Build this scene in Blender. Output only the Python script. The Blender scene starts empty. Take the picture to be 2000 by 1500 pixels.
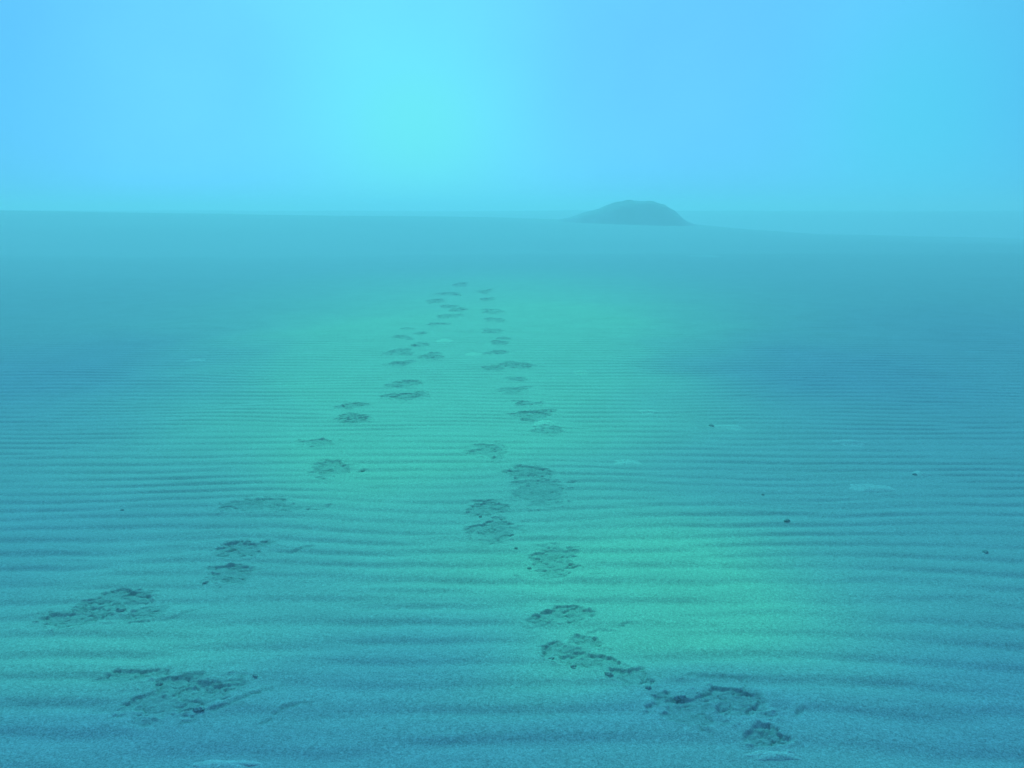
import bpy, math
import numpy as np

# ------------------------------------------------------------------ camera
scn = bpy.context.scene
PITCH = math.radians(11.93)
EYE = 1.6
cam = bpy.data.cameras.new("camera")
cam.sensor_width = 36.0
cam.lens = 28.8
cam.clip_start = 0.05
cam.clip_end = 3000
camo = bpy.data.objects.new("camera", cam)
scn.collection.objects.link(camo)
camo.location = (0, 0, EYE)
camo.rotation_euler = (math.pi / 2 - PITCH, 0, 0)
scn.camera = camo

# ------------------------------------------------------------------ sky
SUN_EL, SUN_AZ = math.radians(36), math.radians(-8)      # azimuth from +Y, clockwise positive


def direction(px_az, el):
    return (math.sin(px_az) * math.cos(el), math.cos(px_az) * math.cos(el), math.sin(el))


world = bpy.data.worlds.new("World")
scn.world = world
world.use_nodes = True
nt = world.node_tree
for n in list(nt.nodes):
    nt.nodes.remove(n)
out = nt.nodes.new("ShaderNodeOutputWorld")
bg = nt.nodes.new("ShaderNodeBackground")
bg.inputs["Strength"].default_value = 0.115
nt.links.new(bg.outputs[0], out.inputs[0])
sky = nt.nodes.new("ShaderNodeTexSky")
sky.sky_type = 'NISHITA'
sky.sun_disc = False
sky.sun_elevation = SUN_EL
sky.sun_rotation = SUN_AZ
sky.air_density = 1.0
sky.dust_density = 2.0
tc = nt.nodes.new("ShaderNodeTexCoord")


def vmath(op, a, b=None):
    n = nt.nodes.new("ShaderNodeVectorMath")
    n.operation = op
    for i, v in enumerate((a, b)):
        if v is None:
            continue
        if isinstance(v, bpy.types.NodeSocket):
            nt.links.new(v, n.inputs[i])
        else:
            n.inputs[i].default_value = v
    return n


def fmath(tree, op, a, b=0.0, c=0.0, clamp=False):
    n = tree.nodes.new("ShaderNodeMath")
    n.operation = op
    n.use_clamp = clamp
    for i, v in enumerate((a, b, c)):
        if isinstance(v, bpy.types.NodeSocket):
            tree.links.new(v, n.inputs[i])
        else:
            n.inputs[i].default_value = v
    return n.outputs[0]


def wmix(fac, a, b, mode='MIX'):
    n = nt.nodes.new("ShaderNodeMix")
    n.data_type = 'RGBA'
    n.blend_type = mode
    for s, v in ((n.inputs[0], fac), (n.inputs[6], a), (n.inputs[7], b)):
        if isinstance(v, bpy.types.NodeSocket):
            nt.links.new(v, s)
        else:
            s.default_value = v
    return n.outputs[2]


def glow(az_deg, el_deg, width_deg):
    d = direction(math.radians(az_deg), math.radians(el_deg))
    dot = vmath('DOT_PRODUCT', tc.outputs["Generated"], d).outputs["Value"]
    w = math.radians(width_deg)
    e = fmath(nt, 'MULTIPLY', fmath(nt, 'SUBTRACT', dot, 1.0), 2.0 / (w * w))
    return fmath(nt, 'EXPONENT', e)


bw = nt.nodes.new("ShaderNodeRGBToBW")
nt.links.new(sky.outputs[0], bw.inputs[0])
# a bank of cloud evens the clear sky out: soft limit on its brightness
lum = fmath(nt, 'POWER', bw.outputs[0], 0.30)
lum = fmath(nt, 'MULTIPLY', lum, 5.1)
fog_noise = nt.nodes.new("ShaderNodeTexNoise")
fog_noise.inputs["Scale"].default_value = 4.0
fog_noise.inputs["Detail"].default_value = 3
nt.links.new(tc.outputs["Generated"], fog_noise.inputs["Vector"])
lum = fmath(nt, 'MULTIPLY', lum, fmath(nt, 'MULTIPLY_ADD', fog_noise.outputs[0], 0.34, 0.83))
col = wmix(1.0, (0.122, 0.515, 0.93, 1), lum, 'MULTIPLY')
sepz = nt.nodes.new("ShaderNodeSeparateXYZ")
nt.links.new(tc.outputs["Generated"], sepz.inputs[0])
g1 = glow(-6.4, 5.2, 8.2)
col = wmix(fmath(nt, 'MULTIPLY', g1, 0.95), col, (1.40, 7.6, 8.1, 1))
g2 = glow(26.0, 5.0, 8.0)
col = wmix(fmath(nt, 'MULTIPLY', g2, 0.85), col, (0.75, 5.9, 8.1, 1))
g3 = glow(12.0, 11.0, 11.0)
col = wmix(fmath(nt, 'MULTIPLY', g3, 0.35), col, (1.22, 4.9, 8.7, 1))
for az_, k_ in ((35.0, .75), (-35.0, .55)):
    col = wmix(fmath(nt, 'MULTIPLY', glow(az_, 7.0, 7.5), k_), col, (0.70, 4.3, 7.7, 1))
nt.links.new(col, bg.inputs[0])

# ------------------------------------------------------------------ sun (veiled by fog, so its edge is soft)
sun = bpy.data.lights.new("sun", 'SUN')
sun.energy = 2.7
sun.angle = math.radians(24)
sun.color = (0.12, 0.94, 0.86)
suno = bpy.data.objects.new("sun", sun)
scn.collection.objects.link(suno)
sd = direction(SUN_AZ, SUN_EL)
from mathutils import Vector
suno.rotation_euler = Vector(sd).to_track_quat('Z', 'Y').to_euler()
suno.location = (0, 0, 30)

scn.view_settings.view_transform = 'Standard'
scn.view_settings.look = 'None'
scn.view_settings.exposure = 0.0
scn.view_settings.gamma = 1.0
scn.view_settings.use_curve_mapping = False
scn.cycles.use_denoising = True
scn.cycles.volume_bounces = 3
scn.cycles.max_bounces = 8


# ------------------------------------------------------------------ noise
def _hash(ix, iy, seed):
    h = (ix.astype(np.int64) * 374761393 + iy.astype(np.int64) * 668265263 + seed * 974634777) & 0xffffffff
    h = ((h ^ (h >> 13)) * 1274126177) & 0xffffffff
    h = h ^ (h >> 16)
    return (h & 0xffffff).astype(np.float64) / float(0xffffff)


def noise(x, y, seed=0):
    ix, iy = np.floor(x), np.floor(y)
    fx, fy = x - ix, y - iy

    def corner(dx, dy):
        a = _hash(ix + dx, iy + dy, seed) * 2 * math.pi
        return np.cos(a) * (fx - dx) + np.sin(a) * (fy - dy)
    u = fx * fx * fx * (fx * (fx * 6 - 15) + 10)
    v = fy * fy * fy * (fy * (fy * 6 - 15) + 10)
    a = corner(0, 0) * (1 - u) + corner(1, 0) * u
    b = corner(0, 1) * (1 - u) + corner(1, 1) * u
    return (a * (1 - v) + b * v) * 1.5


def fbm(x, y, seed=0, octaves=3):
    s, amp = 0, 1.0
    for o in range(octaves):
        s = s + amp * noise(x * 2 ** o, y * 2 ** o, seed + o * 17)
        amp *= 0.5
    return s


def chunks(x, y, seed):
    """distance to the nearest cell centre minus the second nearest, and the height and tilt of the nearest chunk"""
    ix, iy = np.floor(x), np.floor(y)
    d1 = np.full(x.shape, 9.0)
    d2 = np.full(x.shape, 9.0)
    hh = np.zeros(x.shape)
    for dx in (-1, 0, 1):
        for dy in (-1, 0, 1):
            cx = ix + dx + _hash(ix + dx, iy + dy, seed)
            cy = iy + dy + _hash(ix + dx, iy + dy, seed + 5)
            d = np.hypot(x - cx, y - cy)
            tx = _hash(ix + dx, iy + dy, seed + 9) - 0.5
            ty = _hash(ix + dx, iy + dy, seed + 11) - 0.5
            val = _hash(ix + dx, iy + dy, seed + 13) - 0.5 + 1.2 * (tx * (x - cx) + ty * (y - cy))
            near = d < d1
            d2 = np.where(near, d1, np.minimum(d2, d))
            hh = np.where(near, val, hh)
            d1 = np.where(near, d, d1)
    return d2 - d1, hh


def sstep(a, b, x):
    t = np.clip((x - a) / (b - a), 0, 1)
    return t * t * (3 - 2 * t)


# ------------------------------------------------------------------ the tracks: each print is a few overlapping hollows (x, y, half width, half length, turn, depth)
LEFT = [
    ([(-1.13, 2.47, .155, .100, .25, .040), (-1.32, 2.60, .10, .040, .1, .026), (-1.03, 2.53, .10, .05, .35, .02)],
     "largest churned footprint of the left trail, nearest the bottom edge"),
    ([(-1.66, 3.17, .130, .090, .35, .044), (-1.76, 3.02, .12, .070, .1, .036), (-1.50, 3.06, .07, .05, .6, .02)],
     "dark double footprint far left, second from the bottom of the left trail"),
    ([(-1.28, 3.44, .085, .085, .2, .030), (-1.31, 3.72, .115, .085, .3, .034)],
     "crumbled footprint with a small dark heel behind it, left trail"),
    ([(-1.45, 4.33, .160, .085, .2, .030), (-1.22, 4.27, .09, .05, -.1, .012)],
     "wide shallow footprint with a long curved rim, left trail"),
    ([(-1.15, 4.98, .125, .120, .3, .036)], "rounded dark footprint between the wide one and the thin crescent, left trail"),
    ([(-1.36, 5.55, .115, .065, .15, .028)], "thin crescent footprint, leftmost and middle of the left trail"),
    ([(-1.25, 6.25, .130, .115, 0, .044)], "smudged hollow just beyond the thin crescent, left trail"),
    ([(-1.33, 6.74, .110, .090, .2, .040)], "narrow notched mark directly behind the smudged hollow, left trail"),
    ([(-0.93, 7.09, .150, .125, 0, .050)], "dark two-lobed footprint where the left trail jogs right"),
    ([(-1.01, 7.62, .145, .115, .2, .050)], "ragged footprint directly behind the dark two-lobed one, left trail"),
    ([(-0.89, 9.05, .12, .15, 0, .055)], "dark spot of a footprint on the right side of the left trail's far part"),
    ([(-1.29, 9.39, .135, .16, 0, .055)], "dark footprint left of the dark spot in the left trail's far part"),
    ([(-1.22, 8.61, .14, .11, 0, .045)], "smooth flat oval footprint just below the dark pair, left trail"),
    ([(-1.10, 9.85, .11, .12, 0, .05)], "small footprint in the left trail just beyond the dark spot"),
    ([(-1.39, 10.35, .10, .12, 0, .045)], "faint footprint at the outer left of the distant left trail"),
    ([(-1.20, 10.75, .09, .12, 0, .045), (-1.43, 11.2, .09, .12, 0, .045)], "two merged faint marks in the distant left trail"),
    ([(-1.08, 11.70, .13, .16, 0, .06)], "hazy oval footprint in the distant left trail, below three fainter ones"),
    ([(-0.98, 12.71, .18, .20, 0, .06)], "hazy wide footprint where the left trail turns toward the right one"),
    ([(-0.90, 13.45, .13, .18, 0, .06), (-1.08, 13.95, .13, .18, 0, .06)], "hazy double footprint high up the left trail"),
    ([(-1.39, 14.86, .16, .26, 0, .07)], "hazy smear of a footprint on the left, near the top of the left trail"),
    ([(-1.25, 16.27, .18, .30, 0, .07)], "very faint footprint, second from the top of the left trail"),
    ([(-1.15, 18.24, .17, .36, 0, .07)], "barely visible last footprint at the top of the left trail"),
]
RIGHT = [
    ([(0.785, 2.26, .062, .062, 0, .050)], "round dark heel hollow at the bottom end of the right trail"),
    ([(0.74, 2.44, .115, .060, -.5, .042), (0.56, 2.41, .10, .070, -.1, .024)],
     "wide footprint with a slanting dark slash, bottom of the right trail"),
    ([(0.43, 2.59, .085, .045, -.4, .026), (0.30, 2.69, .10, .045, -.4, .028), (0.17, 2.76, .075, .055, -.3, .030), (0.28, 2.83, .055, .040, -.2, .030)],
     "long broken scuff of clods slanting through the lower right trail"),
    ([(0.23, 3.06, .095, .065, .15, .030), (0.09, 3.00, .055, .050, -.5, .024)],
     "shallow footprint with dark notches at both ends, lower right trail"),
    ([(0.19, 3.58, .105, .125, -.3, .036)], "neat oval footprint pressed cleanly into the ripples, right trail"),
    ([(-0.10, 3.96, .115, .105, 0, .026), (-0.13, 4.28, .105, .085, .2, .030)],
     "pair of rough prints left of centre in the right trail"),
    ([(0.16, 4.53, .170, .170, 0, .020), (0.10, 4.88, .130, .105, -.3, .036)],
     "broad smoothed patch with a dark winged toe edge, right trail"),
    ([(-0.16, 5.35, .115, .130, .1, .032)], "horseshoe shaped footprint on the left side of the right trail"),
    ([(0.26, 5.91, .115, .100, 0, .030)], "faint footprint right below the pale mound, right trail"),
    ([(0.16, 6.38, .180, .120, 0, .044)], "wide dark footprint with a pale mound against it, right trail"),
    ([(0.15, 6.80, .11, .08, 0, .026)], "faint heel mark just beyond the widest dark print, right trail"),
    ([(0.00, 7.35, .135, .10, .1, .040)], "narrow footprint in the middle of the right trail"),
    ([(0.04, 7.86, .11, .07, -.1, .036)], "thin line of a footprint in the middle of the right trail"),
    ([(0.06, 8.55, .165, .14, -.1, .050)], "wide speckled footprint where the right trail narrows"),
    ([(-0.19, 8.37, .09, .09, .2, .048)], "small dark footprint left of the wide speckled one"),
    ([(-0.18, 9.28, .12, .11, 0, .045)], "small hazy footprint just beyond the wide speckled one"),
    ([(-0.17, 9.95, .115, .12, 0, .045), (-0.10, 10.3, .09, .09, 0, .04)], "hazy pair of marks in the distant right trail"),
    ([(-0.24, 10.95, .135, .18, 0, .05)], "hazy rounded footprint in the distant right trail"),
    ([(-0.25, 12.22, .145, .22, 0, .055)], "faint footprint, fourth from the top of the right trail"),
    ([(-0.29, 13.31, .14, .25, 0, .055)], "faint footprint, third from the top of the right trail"),
    ([(-0.47, 15.12, .12, .26, 0, .06)], "very faint footprint, second from the top of the right trail"),
    ([(-0.55, 16.70, .12, .30, 0, .06)], "barely visible last footprint at the top of the right trail"),
]
PRINTS = LEFT + RIGHT
for _h, _l in PRINTS:
    for _j, (_x, _y, _a, _b, _t, _d) in enumerate(_h):
        _h[_j] = (_x, _y, _a * 1.05, _b * (1.15 if _y < 3.3 else 1.35), _t, _d)
# the far prints are scuffed too: each gets two or three overlapping drag marks round its hollow
_rs = np.random.RandomState(5)
for _h, _l in PRINTS:
    if _h[0][1] > 6.0:
        _x, _y, _a, _b, _t, _d = _h[0]
        for _k in range(3):
            _u = _rs.uniform(-1, 1)
            _h.append((_x + _u * _a * .95, _y + _rs.uniform(-1, 1) * _b * 1.05, _a * _rs.uniform(.3, .6), _b * _rs.uniform(.3, .6),
                       _rs.uniform(-.5, .5), _d * _rs.uniform(.5, .9)))
        _h[0] = (_x, _y, _a * .92, _b * .90, _t, _d * .9)

# cracks in the wind crust round the prints (points, depth)
CRACKS = [
    ([(-0.985, 2.40), (-0.945, 2.43), (-0.90, 2.47), (-0.865, 2.50)], .012),
    ([(-0.865, 2.50), (-0.82, 2.53)], .010),
    ([(-0.77, 2.385), (-0.74, 2.42), (-0.68, 2.435)], .010),
    ([(-0.80, 2.33), (-0.775, 2.355)], .008),
    ([(-1.06, 2.325), (-1.02, 2.345)], .010),
    ([(-1.52, 2.98), (-1.42, 3.01), (-1.36, 3.03), (-1.31, 3.09)], .008),
    ([(-1.12, 4.255), (-1.06, 4.26), (-1.03, 4.28), (-1.02, 4.33)], .014),
    ([(-1.12, 3.70), (-1.06, 3.695), (-1.03, 3.73), (-0.98, 3.77)], .012),
    ([(-0.97, 4.90), (-0.93, 4.94)], .014),
    ([(0.62, 2.60), (0.72, 2.595), (0.83, 2.585)], .007),
    ([(0.79, 2.50), (0.80, 2.54), (0.80, 2.57)], .010),
    ([(0.95, 2.41), (0.93, 2.38)], .014),
    ([(0.43, 2.38), (0.46, 2.43)], .012),
    ([(0.62, 2.27), (0.59, 2.30)], .012),
    ([(0.43, 2.96), (0.47, 2.99)], .010),
    ([(0.25, 3.50), (0.31, 3.53)], .012),
    ([(0.36, 3.44), (0.42, 3.44)], .007),
    ([(0.33, 4.70), (0.38, 4.72)], .012),
    ([(0.30, 2.90), (0.34, 2.93), (0.40, 2.92)], .008),
]


def print_r(h, x, y, seed):
    cx, cy, a, b, t, d = h
    c, s = math.cos(t), math.sin(t)
    dx, dy = x - cx, y - cy
    u = (dx * c + dy * s) / a
    v = (-dx * s + dy * c) / b
    r = np.sqrt(u * u + v * v)
    sc = 1.0 if cy < 8 else 0.6
    w = r + .50 * noise(x * 8 * sc + 7, y * 11 * sc, seed) + .30 * noise(x * 21 * sc, y * 27 * sc, seed + 3) \
        + .14 * noise(x * 60, y * 60, seed + 4)
    return r, w


def print_field(k, x, y):
    """height change, wear (damp hollow plus painted far-wall shade) and reach (smallest distance measure) of footprint k"""
    f = np.zeros(x.shape)
    wear_shade = np.zeros(x.shape)
    reach = np.full(x.shape, 9.0)
    for j, h in enumerate(PRINTS[k][0]):
        seed = 100 + k * 31 + j * 7
        m = (np.abs(x - h[0]) < h[2] * 2.4 + .08) & (np.abs(y - h[1]) < h[3] * 2.4 + .12)
        if not m.any():
            continue
        xs, ys = x[m], y[m]
        r, w = print_r(h, xs, ys, seed)
        d = h[5]
        inside = 1 - sstep(.80, .98, w)
        qx = xs * 13 + .55 * noise(xs * 16, ys * 16, seed + 30)
        qy = ys * 17 + .55 * noise(xs * 16, ys * 16, seed + 31)
        edge, slab = chunks(qx, qy, seed)
        rough = slab * .75 + .34 * fbm(xs * 30, ys * 30, seed + 2, 3)
        crack = np.exp(-(edge / .07) ** 2) * sstep(-.1, .3, noise(xs * 15, ys * 15, seed + 33))
        d = d * (.36 if h[1] < 7 else .32)
        dz = -d * inside * (.42 + .62 * rough + .45 * crack)
        # the foot drags inwards: near side slopes gently, the far side stays a steep broken face
        dz = dz * (1 - .45 * sstep(.2, 1.0, -(ys - h[1]) / h[3]))
        rim = np.exp(-((w - 1.22) / .27) ** 2) * (.20 + .22 * noise(xs * 12, ys * 12, seed + 8))
        dz = dz + d * np.clip(rim, 0, 1) * .7
        # crust flakes scattered over the rim
        fl = np.clip(noise(xs * 30, ys * 30, seed + 6) - .42, 0, 1) * np.exp(-((w - 1.2) / .35) ** 2)
        dz = dz + .018 * fl
        f[m] += dz
        far_wall_shade = np.exp(-((w - .88) / .13) ** 2) * sstep(-.1, .6, (ys - h[1]) / h[3] + .5 * noise(xs * 14, ys * 14, seed + 21))  # shade of the far wall, turned from the sun, put into the colour
        n1 = noise(xs * 19 + .8 * noise(xs * 12, ys * 12, seed + 40), ys * 30, seed + 41)
        n2 = noise((xs * .8 + ys * .6) * 24, (ys * .8 - xs * .6) * 34, seed + 43)
        stroke = np.maximum(sstep(.10, .02, np.abs(n1)) * sstep(.0, .35, noise(xs * 10, ys * 14, seed + 44)),
                            sstep(.08, .02, np.abs(n2)) * sstep(.1, .4, noise(xs * 12 + 5, ys * 14, seed + 45)))
        wide = 1 - sstep(.85, 1.22, w)
        f[m] -= .0045 * stroke * wide
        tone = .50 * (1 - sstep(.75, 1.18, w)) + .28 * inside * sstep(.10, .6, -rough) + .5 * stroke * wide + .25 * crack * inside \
            + .45 * far_wall_shade * sstep(-.2, .3, noise(xs * 9, ys * 9, seed + 35))
        wear_shade[m] = np.maximum(wear_shade[m], (.84 if h[1] < 5 else .74 if h[1] < 11 else .46) * tone)
        reach[m] = np.minimum(reach[m], r)
    return f, wear_shade, reach


# pale drifts: little mounds of dry sand (x, y, half width, half length, height)
DRIFTS = [(2.40, 5.60, .13, .10, .022), (2.12, 4.61, .17, .09, .022), (2.56, 4.88, .07, .07, .022), (0.75, 5.09, .10, .08, .012)]
RIDGE_X = np.array([-400, -90, -60, -37, -18, 0, 8, 13, 17, 22, 30, 37, 60, 120, 400.])
RIDGE_Z = np.array([2.4, 2.1, 1.85, 1.68, 1.36, 1.12, .95, .74, .36, -.02, -.25, -.40, -.6, -.9, -1.2])


def land(x, y):
    """broad shape of the land"""
    z = .020 * noise(x / 4.6, y / 3.0, 41) + .005 * noise(x / 1.6 + 4, y / 1.1, 42)
    rz = np.interp(x * 60 / np.maximum(y, 20), RIDGE_X, RIDGE_Z)
    rise = sstep(36, 60, y) * rz - .16 * np.exp(-((y - 36) / 7) ** 2)
    z = z + np.where(y < 60, rise, 0)
    beyond = sstep(60, 70, y)
    far_up = sstep(72, 104, y)
    back = rz * (1 - beyond) + beyond * (-1.7) + far_up * (3.25 + .1 * noise(x / 40, y / 40, 8))
    z = z + np.where(y >= 60, back, 0)
    z = z + .12 * noise(x / 14, y / 9, 5) * sstep(14, 30, y)
    return z


STRETCH_Y = np.linspace(-15, 460, 47501)
STRETCH_S = np.cumsum(.157 / (.155 + .055 * sstep(3.9, 2.3, STRETCH_Y)) * .01)


def ripples(x, y):
    lam = .157
    y_real = y
    y = np.interp(y, STRETCH_Y, STRETCH_S)
    ax, ay = x, y + .045 * x * 0
    bend = .065 * noise(x / 2.3, y / 1.5, 61) + .022 * noise(x / .8, y / .75, 62) + .10 * noise(x / 6.5, y / 3.6, 63) \
        + .016 * noise(x / .24, y / .12, 68)
    near = sstep(6.5, 1.8, y_real)
    p1 = 2 * math.pi * (ay + bend * (.35 + .65 * near)) / lam
    p2 = 2 * math.pi * (ay + .012 * x + bend * .5 + .15 * noise(x / 1.9, y / 1.5, 64)) / (lam * .86)
    m = sstep(-.22, .22, noise(x / 1.3, y / .9, 65))

    def wave(p):
        return np.sin(p) + .26 * np.sin(2 * p + .9) + .06 * np.sin(3 * p + 1.2)
    w = wave(p1) * m + wave(p2) * (1 - m)
    small = np.sin(2 * math.pi * (y + bend * .8 + .06 * noise(x / .5, y / .4, 66)) / .082) * sstep(.0, .5, noise(x / .8, y / .5, 67))
    amp = (.0030 + .0009 * near) * (1 + .7 * noise(x / .9, y / .45, 69))
    fade = 1 - sstep(14, 26, y_real)
    return (amp * w + .0010 * small) * fade * sstep(-3, .5, y_real)


def crack_field(x, y):
    z = np.zeros(x.shape)
    wear_shade = np.zeros(x.shape)
    for pts, d in CRACKS:
        xs_ = [p[0] for p in pts]
        ys_ = [p[1] for p in pts]
        m = (x > min(xs_) - .05) & (x < max(xs_) + .05) & (y > min(ys_) - .05) & (y < max(ys_) + .06)
        if not m.any():
            continue
        px = x[m] + .010 * noise(x[m] * 45, y[m] * 45, 77)
        py = y[m] + .010 * noise(x[m] * 45, y[m] * 45, 78)
        dist = np.full(px.shape, 9.)
        side = np.zeros(px.shape)
        for (x0, y0), (x1, y1) in zip(pts[:-1], pts[1:]):
            ex, ey = x1 - x0, y1 - y0
            L2 = ex * ex + ey * ey
            t = np.clip(((px - x0) * ex + (py - y0) * ey) / L2, 0, 1)
            qx, qy = px - x0 - t * ex, py - y0 - t * ey
            dd = np.hypot(qx, qy)
            s = py - (y0 + t * ey)
            side = np.where(dd < dist, s, side)
            dist = np.minimum(dist, dd)
        lift = np.exp(-(dist / .020) ** 2) * sstep(-.004, .004, side)
        z[m] += d * (.4 * lift - .55 * np.exp(-(dist / .007) ** 2))
        wear_shade[m] = np.maximum(wear_shade[m], .6 * np.exp(-(dist / .006) ** 2))
    return z, wear_shade


def surface(x, y):
    """height, damp fraction with painted far-wall shade, the prints' reach"""
    z = land(x, y)
    f = np.zeros(x.shape)
    wear_shade = np.zeros(x.shape)
    reach = np.full(x.shape, 9.0)
    soft = np.zeros(x.shape)
    near = (np.abs(x + .3) < 2.2) & (y > 1.8) & (y < 20)
    if near.any():
        xs, ys = x[near], y[near]
        ff, ww, rr = np.zeros(xs.shape), np.zeros(xs.shape), np.full(xs.shape, 9.)
        for k in range(len(PRINTS)):
            a, b, c = print_field(k, xs, ys)
            ff += a
            ww = np.maximum(ww, b)
            rr = np.minimum(rr, c)
        cz, cw = crack_field(xs, ys)
        f[near] = ff + cz
        wear_shade[near] = np.maximum(ww, cw)
        reach[near] = rr
    soft = 1 - sstep(.8, 1.7, reach)
    rip = ripples(x, y) * (1 - .8 * soft)
    tiny = .0012 * fbm(x * 11, y * 13, 90, 2) * (1 - sstep(3.5, 7, y)) * (y > 0)
    return z + rip + f + tiny, np.clip(wear_shade, 0, 1), reach


# green and blue cast painted into the sand in broad patches (x, y, radius x, radius y, amount)
GREEN_TINT = [(-1.9, 9.2, 2.0, 3.6, .75), (-.4, 7.6, 1.6, 3.2, .75), (.9, 10.5, 1.9, 4.2, .60), (0.62, 3.12, .95, .72, .85), (.55, 3.7, .9, .7, .35),
        (-1.55, 2.95, .65, .50, .40), (-.9, 5.2, 1.2, .9, .40), (-.3, 15, 4.2, 7, .7), (.35, 2.68, .50, .30, .45),
        (-3.0, 2.6, .9, .5, .2)]
BLUE = [(3.1, 8.3, 1.6, 2.2, .75), (-4.6, 8.2, 1.8, 2.4, .8), (-.55, 2.75, .6, .40, .50), (1.9, 2.5, .8, .6, .75),
        (6.5, 10, 2.5, 4, .5), (.35, 2.2, 1.2, .25, .45), (-2.3, 4.0, .7, .8, .25), (-1.4, 2.2, 1.0, .3, .45)]


def patches(x, y):
    jx = x + .25 * noise(x / 1.1, y / 1.1, 31)
    jy = y + .35 * noise(x / 1.4, y / 1.2, 32)
    g = np.zeros(x.shape)
    b = np.zeros(x.shape)
    for (cx, cy, rx, ry, a) in GREEN_TINT:
        g = np.maximum(g, 0) + a * np.exp(-((jx - cx) / rx) ** 2 - ((jy - cy) / ry) ** 2)
    for (cx, cy, rx, ry, a) in BLUE:
        b = b + a * np.exp(-((jx - cx) / rx) ** 2 - ((jy - cy) / ry) ** 2)
    return np.clip(g, 0, 1), np.clip(b, 0, 1)


# ------------------------------------------------------------------ materials
def sand_material(name, tone=(1, 1, 1), pale=0.0):
    m = bpy.data.materials.new(name)
    m.use_nodes = True
    t = m.node_tree
    b = t.nodes["Principled BSDF"]
    b.inputs["Roughness"].default_value = .92
    b.inputs["Specular IOR Level"].default_value = .15

    def attr(n):
        a = t.nodes.new("ShaderNodeAttribute")
        a.attribute_name = n
        return a.outputs["Fac"]

    def mix(fac, a, c, mode='MIX'):
        n = t.nodes.new("ShaderNodeMix")
        n.data_type = 'RGBA'
        n.blend_type = mode
        for s, v in ((n.inputs[0], fac), (n.inputs[6], a), (n.inputs[7], c)):
            if isinstance(v, bpy.types.NodeSocket):
                t.links.new(v, s)
            else:
                s.default_value = v
        return n.outputs[2]

    def tex(scale, detail=2.0, rough=.6):
        n = t.nodes.new("ShaderNodeTexNoise")
        n.inputs["Scale"].default_value = scale
        n.inputs["Detail"].default_value = detail
        n.inputs["Roughness"].default_value = rough
        t.links.new(pos, n.inputs["Vector"])
        return n.outputs[0]
    geo = t.nodes.new("ShaderNodeNewGeometry")
    pos = geo.outputs["Position"]
    base = (.235 * tone[0], .325 * tone[1], .345 * tone[2], 1)
    green = (.31 * tone[0], .550 * tone[1], .355 * tone[2], 1)
    blue = (.205 * tone[0], .262 * tone[1], .352 * tone[2], 1)
    c = mix(attr("green_tint"), base, green)
    c = mix(fmath(t, 'MULTIPLY', attr("blue_tint"), .85), c, blue)
    # grains
    g1 = fmath(t, 'MULTIPLY_ADD', tex(190, 1.5, .7), 1.5, .25)
    g2 = fmath(t, 'MULTIPLY_ADD', tex(75, 2, .6), .7, .65)
    g3 = fmath(t, 'MULTIPLY_ADD', tex(2.3, 3, .55), .24, .88)
    g = fmath(t, 'MULTIPLY', fmath(t, 'MULTIPLY', g1, g2), g3)
    c = mix(1.0, c, g, 'MULTIPLY')
    # dark wet sand where the crust is broken, plus shade painted on the far walls
    damp_shade = fmath(t, 'MULTIPLY', attr("damp_shade"), fmath(t, 'MULTIPLY_ADD', tex(28, 3, .6), .8, .2), clamp=True)
    c = mix(damp_shade, c, (.095 * tone[0], .195 * tone[1], .175 * tone[2], 1))
    t.links.new(c, b.inputs["Base Color"])
    bump = t.nodes.new("ShaderNodeBump")
    bump.inputs["Strength"].default_value = .5
    bump.inputs["Distance"].default_value = .004
    t.links.new(fmath(t, 'ADD', tex(130, 2, .7), fmath(t, 'MULTIPLY', tex(45, 2, .6), 1.2)), bump.inputs["Height"])
    t.links.new(bump.outputs[0], b.inputs["Normal"])
    return m


SAND = sand_material("rippled_sand")
PALE = sand_material("dry_pale_sand", (1.25, 1.22, 1.18))
DARK = sand_material("damp_dark_sand", (.78, .86, .86))
MOUND = sand_material("scrubby_mound_sand", (1, 1, 1))


def mesh_object(name, verts, faces, mat, attrs=None, smooth=True):
    me = bpy.data.meshes.new(name)
    nv, nf = len(verts), len(faces)
    me.vertices.add(nv)
    me.vertices.foreach_set("co", np.ascontiguousarray(verts, dtype=np.float32).ravel())
    k = faces.shape[1]
    me.loops.add(nf * k)
    me.loops.foreach_set("vertex_index", np.ascontiguousarray(faces, dtype=np.int32).ravel())
    me.polygons.add(nf)
    me.polygons.foreach_set("loop_start", np.arange(0, nf * k, k, dtype=np.int32))
    me.polygons.foreach_set("loop_total", np.full(nf, k, dtype=np.int32))
    me.update(calc_edges=True)
    if smooth:
        me.polygons.foreach_set("use_smooth", np.ones(nf, dtype=bool))
    for an, av in (attrs or {}).items():
        a = me.attributes.new(an, 'FLOAT', 'POINT')
        a.data.foreach_set("value", np.ascontiguousarray(av, dtype=np.float32).ravel())
    me.materials.append(mat)
    me.validate()
    o = bpy.data.objects.new(name, me)
    scn.collection.objects.link(o)
    return o


def grid_faces(nr, nc):
    i = np.arange(nr - 1)[:, None] * nc + np.arange(nc - 1)[None, :]
    i = i.ravel()
    return np.stack([i, i + 1, i + nc + 1, i + nc], 1)


def tag(o, label=None, cat=None, group=None, kind=None):
    for k, v in (("label", label), ("category", cat), ("group", group), ("kind", kind)):
        if v:
            o[k] = v
    return o


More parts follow.
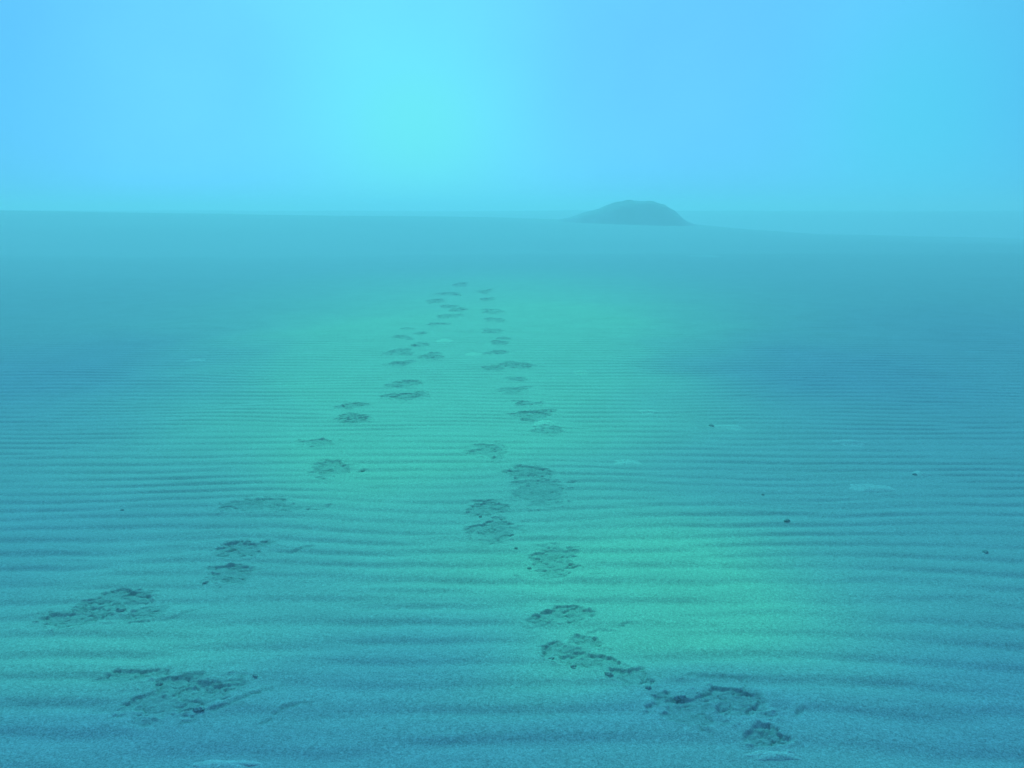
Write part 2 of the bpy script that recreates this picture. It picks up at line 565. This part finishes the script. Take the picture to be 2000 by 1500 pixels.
# ------------------------------------------------------------------ the ground: one sheet from behind the camera to beyond the horizon
ys = [-12.0]
while ys[-1] < 420:
    y = ys[-1]
    if y < 1.7:
        step = min(.5, max(.02, (1.7 - y) * .12))
    elif y < 5:
        step = .0095
    else:
        step = .0095 * (y / 5) ** 1.55
    ys.append(y + step)
ys = np.array(ys)
NC = 820
uu = np.linspace(-1, 1, NC)
uu = uu * (.80 + .20 * uu ** 2)                  # a little denser in the middle
half = 2.6 + .80 * np.clip(ys, 0, None) + 3 * np.exp(-((ys + 12) / 6) ** 2)
X = uu[None, :] * half[:, None]
Y = np.repeat(ys[:, None], NC, 1)
Z, WEAR_SHADE, REACH = surface(X, Y)
UNDER = 1 - sstep(.80, .98, REACH)
Z = Z - .06 * UNDER
G, B = patches(X, Y)
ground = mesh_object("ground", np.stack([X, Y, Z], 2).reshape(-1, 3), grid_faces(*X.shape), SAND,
                     {"green_tint": G, "blue_tint": B, "damp_shade": WEAR_SHADE * 0 + WEAR_SHADE})
tag(ground, kind="structure")

# ------------------------------------------------------------------ footprints: each one its own patch of pressed sand, set into the sheet
for k, (hollows, label) in enumerate(PRINTS):
    x0 = min(h[0] - 1.75 * max(h[2], h[3]) for h in hollows)
    x1 = max(h[0] + 1.75 * max(h[2], h[3]) for h in hollows)
    y0 = min(h[1] - 1.75 * max(h[2], h[3]) for h in hollows)
    y1 = max(h[1] + 1.75 * max(h[2], h[3]) for h in hollows)
    res = .0045 if y0 < 4 else .006 if y0 < 7 else .011
    xs_ = np.arange(x0, x1, res)
    ys_ = np.arange(y0, y1, res)
    x, y = np.meshgrid(xs_, ys_)
    z, w, _ = surface(x, y)
    _, _, reach = print_field(k, x, y)
    z = z + (.0008 + .00012 * (k % 4)) * (1 - 2.4 * sstep(1.12, 1.38, reach))
    g, b = patches(x, y)
    F = grid_faces(*x.shape)
    rr = reach.ravel()
    F = F[(rr[F] < 1.40).all(1)]
    used = np.unique(F)
    remap = np.zeros(x.size, dtype=np.int64)
    remap[used] = np.arange(len(used))
    F = remap[F]
    V = np.stack([x, y, z], 2).reshape(-1, 3)[used]
    o = mesh_object("footprint", V, F, SAND, {"green_tint": g.ravel()[used], "blue_tint": b.ravel()[used], "damp_shade": w.ravel()[used]})
    tag(o, label, "footprint", "footprints in the left trail" if k < len(LEFT) else "footprints in the right trail")


# ------------------------------------------------------------------ the mound on the skyline
def height_at(x, y):
    z, _, _ = surface(np.array([x], float), np.array([y], float))
    return float(z[0])


n = 170
x, y = np.meshgrid(np.linspace(1.0, 16.0, n), np.linspace(50, 66, n))
x = x - .12
prof = np.interp(x + .12, [1.0, 3.0, 4.1, 5.0, 5.8, 6.6, 7.3, 8.0, 8.9, 9.8, 10.6, 11.3, 12.0, 12.9, 14.0, 16.0],
                 [-.3, -.02, .18, .52, .70, 1.06, 1.32, 1.44, 1.46, 1.40, 1.16, .72, .12, -.1, -.25, -.4])
front = np.exp(-((y - 58) / 3.0) ** 4)
prof2 = prof + .10 * fbm(x * .9, y * .9, 3, 4) * sstep(.1, .8, prof)
z0 = land(x, y)
zc = land(x, np.full_like(y, 58.))
z = z0 * (1 - front) + (np.maximum(zc, .78) + prof2 * 1.0) * front - .25 * (1 - front) - .05 * (prof < .05)
z = np.where(prof < 0, z - .3, z)
mo = mesh_object("sand_mound", np.stack([x, y, z], 2).reshape(-1, 3), grid_faces(n, n), MOUND,
                 {"green_tint": np.zeros(x.size), "blue_tint": np.full(x.size, .4), "damp_shade": np.clip(1.1 * sstep(.1, 1.3, prof.ravel()) * .7 + .5 * noise(x.ravel(), y.ravel(), 12), 0, .7)})  # tone darkens towards the crest, the foot keeps the plain sand colour
tag(mo, "dark rounded mound rising from the foggy skyline right of centre", "mound")


# ------------------------------------------------------------------ pale drifts, pebbles and clods lying on the sand
def lump(name, label, cat, x, y, a, b, h, mat, seed, sink=.25, group=None, turn=0.0, rough=.28, damp_shade=0.0, drift=False):
    """a rounded body, partly buried"""
    nu, nv = (56, 20) if max(a, b) > .05 else (28, 14)
    th = np.linspace(0, 2 * math.pi, nu, endpoint=False)
    if drift:
        rr = np.linspace(0, 1, nv)
        T, R = np.meshgrid(th, rr)
        Rn = R * (1 + .30 * noise(np.cos(T) * 1.6 + seed, np.sin(T) * 1.6, seed))
        lx, ly = Rn * np.cos(T) * a, Rn * np.sin(T) * b
        c, s = math.cos(turn), math.sin(turn)
        wx, wy = x + lx * c - ly * s, y + lx * s + ly * c
        gz, _, _ = surface(wx, wy)
        wz = gz + h * .45 * (1 - sstep(0, .98, R)) * (1 + .3 * noise(wx * 14, wy * 14, seed)) - .004 * sstep(.7, 1, R) + .0012
    else:
        ph = np.linspace(-math.pi / 2, math.pi / 2, nv)
        T, Pp = np.meshgrid(th, ph)
        dx, dy, dz = np.cos(Pp) * np.cos(T), np.cos(Pp) * np.sin(T), np.sin(Pp)
        d = 1 + rough * noise(dx * 1.7 + seed, dy * 1.7 + dz * 1.3, seed) + rough * .5 * noise(dx * 4 + dz, dy * 4 - dz, seed + 1)
        lx, ly, lz = dx * d * a, dy * d * b, dz * d * h
        c, s = math.cos(turn), math.sin(turn)
        wx, wy = x + lx * c - ly * s, y + lx * s + ly * c
        wz = height_at(x, y) + h * (1 - 2 * sink) + lz
    g, bl = patches(wx, wy)
    V = np.stack([wx, wy, wz], 2).reshape(-1, 3)
    i = np.arange(nv - 1)[:, None] * nu
    j = np.arange(nu)
    F = np.stack([(i + j), (i + (j + 1) % nu), (i + nu + (j + 1) % nu), (i + nu + j)], 2).reshape(-1, 4)
    o = mesh_object(name, V, F, mat, {"green_tint": g, "blue_tint": bl, "damp_shade": np.full(wx.shape, damp_shade)})
    return tag(o, label, cat, group)


drifts = [
    (2.40, 5.60, .125, .11, .026, "brightest pale drift of dry sand on the right, furthest back of three"),
    (2.12, 4.61, .16, .10, .024, "long low pale drift below the brightest one on the right"),
    (2.55, 4.88, .06, .07, .020, "small round pale drift with a dark spot, right side"),
    (0.75, 5.09, .10, .08, .016, "faint pale drift just right of the right trail"),
    (1.63, 6.01, .15, .10, .016, "thin pale drift with a dark pebble at its left end"),
    (1.11, 6.52, .10, .09, .016, "small pale drift right of the widest dark print"),
    (0.71, 8.20, .09, .11, .020, "small distant pale drift right of the right trail"),
    (0.25, 6.12, .10, .10, .026, "pale mound of sand pushed up beside the widest dark print"),
    (-0.44, 9.18, .13, .12, .018, "thin pale streak of sand between the two trails"),
    (-0.83, 10.11, .12, .16, .020, "pale streak of sand right of the distant left trail"),
    (-3.46, 8.79, .14, .12, .016, "faint pale drift alone on the left"),
    (6.96, 30.0, .55, 1.1, .10, "hazy pale drift far away below the mound"),
    (-0.84, 2.13, .11, .035, .016, "smooth pale hump at the bottom edge beside the left trail"),
    (0.78, 2.165, .10, .032, .014, "bright crescent ridge of sand behind the round heel hollow"),
]
for i, (x, y, a, b, h, lab) in enumerate(drifts):
    lump("sand_drift", lab, "sand drift", x, y, a, b, h, PALE, 500 + i * 3, drift=True, group="pale drifts of dry sand")

stones = [
    (-2.13, 4.24, .010, .009, .007, "tiny dark pebble alone on the left ripples"),
    (1.45, 4.08, .021, .012, .010, "dark flat pebble on the ripples right of the right trail"),
    (2.27, 3.68, .019, .011, .010, "dark pebble near the right edge of the picture"),
    (1.52, 6.04, .024, .018, .014, "dark pebble at the left end of the thin pale drift"),
    (0.465, 2.52, .010, .009, .008, "round dark pebble at the lower end of the broken scuff"),
    (0.08, 3.50, .010, .010, .009, "dark pebble at the lower left rim of the neat oval footprint"),
    (2.50, 4.86, .016, .012, .010, "dark pebble against the small round pale drift"),
    (1.45, 4.50, .010, .008, .007, "speck of a pebble beyond the dark flat one"),
    (-0.94, 4.93, .016, .012, .010, "dark pebble right of the rounded dark footprint, left trail"),
    (0.02, 3.73, .008, .008, .007, "tiny pebble above the left rim of the neat oval footprint"),
]
for i, (x, y, a, b, h, lab) in enumerate(stones):
    lump("pebble", lab, "pebble", x, y, a, b, h * .7, DARK, 700 + i * 5, sink=.35, turn=i * .7, damp_shade=.3, group="dark pebbles on the sand")

clods = [
    (-1.02, 2.40, .020, .014, .012, "angular clod on the lower right rim of the largest churned footprint"),
    (-1.22, 2.55, .014, .011, .010, "small clod between the largest footprint and the hollow above it"),
    (-0.90, 2.60, .013, .009, .006, "dark clod at the upper right of the largest churned footprint"),
    (-1.60, 3.08, .022, .016, .014, "pale clod inside the dark double footprint far left"),
    (-1.35, 3.35, .015, .012, .009, "dark clod beside the small heel of the crumbled footprint"),
    (-1.21, 3.40, .014, .012, .010, "small clod right of the small heel of the crumbled footprint"),
    (0.14, 2.71, .020, .012, .010, "slab of crust tilted in the upper end of the broken scuff"),
    (0.22, 2.66, .018, .011, .010, "slab of crust in the middle of the broken scuff"),
    (0.34, 2.60, .016, .012, .010, "crumb of crust in the lower half of the broken scuff"),
    (0.56, 2.46, .022, .014, .012, "dark clod in the left half of the wide slashed footprint"),
    (-0.17, 4.15, .012, .010, .007, "small clod between the pair of rough prints"),
    (-0.06, 4.12, .009, .009, .006, "small clod right of the one between the rough prints"),
]
for i, (x, y, a, b, h, lab) in enumerate(clods):
    lump("sand_clod", lab, "sand clod", x, y, a * .9, b * .8, h * .6, SAND, 900 + i * 5, sink=.3, turn=i * 1.1, rough=.55, damp_shade=.12, group="clods of broken sand crust")

# ------------------------------------------------------------------ the fog
hz = bpy.data.meshes.new("haze")
x0, x1, y0, y1, z0, z1 = -380, 380, -20, 440, -4.5, 3.0
vs = [(x, y, z) for z in (z0, z1) for x, y in ((x0, y0), (x1, y0), (x1, y1), (x0, y1))]
fs = [(3, 2, 1, 0), (4, 5, 6, 7), (0, 1, 5, 4), (1, 2, 6, 5), (2, 3, 7, 6), (3, 0, 4, 7)]
hz.from_pydata(vs, [], fs)
hazem = bpy.data.materials.new("haze")
hazem.use_nodes = True
t = hazem.node_tree
for nd in list(t.nodes):
    t.nodes.remove(nd)
mo_ = t.nodes.new("ShaderNodeOutputMaterial")
pv = t.nodes.new("ShaderNodeVolumePrincipled")
pv.inputs["Color"].default_value = (.90, .85, .90, 1)
pv.inputs["Density"].default_value = .0205
pv.inputs["Anisotropy"].default_value = .3
t.links.new(pv.outputs[0], mo_.inputs["Volume"])
hz.materials.append(hazem)
hzo = bpy.data.objects.new("haze", hz)
scn.collection.objects.link(hzo)
hzo["kind"] = "stuff"
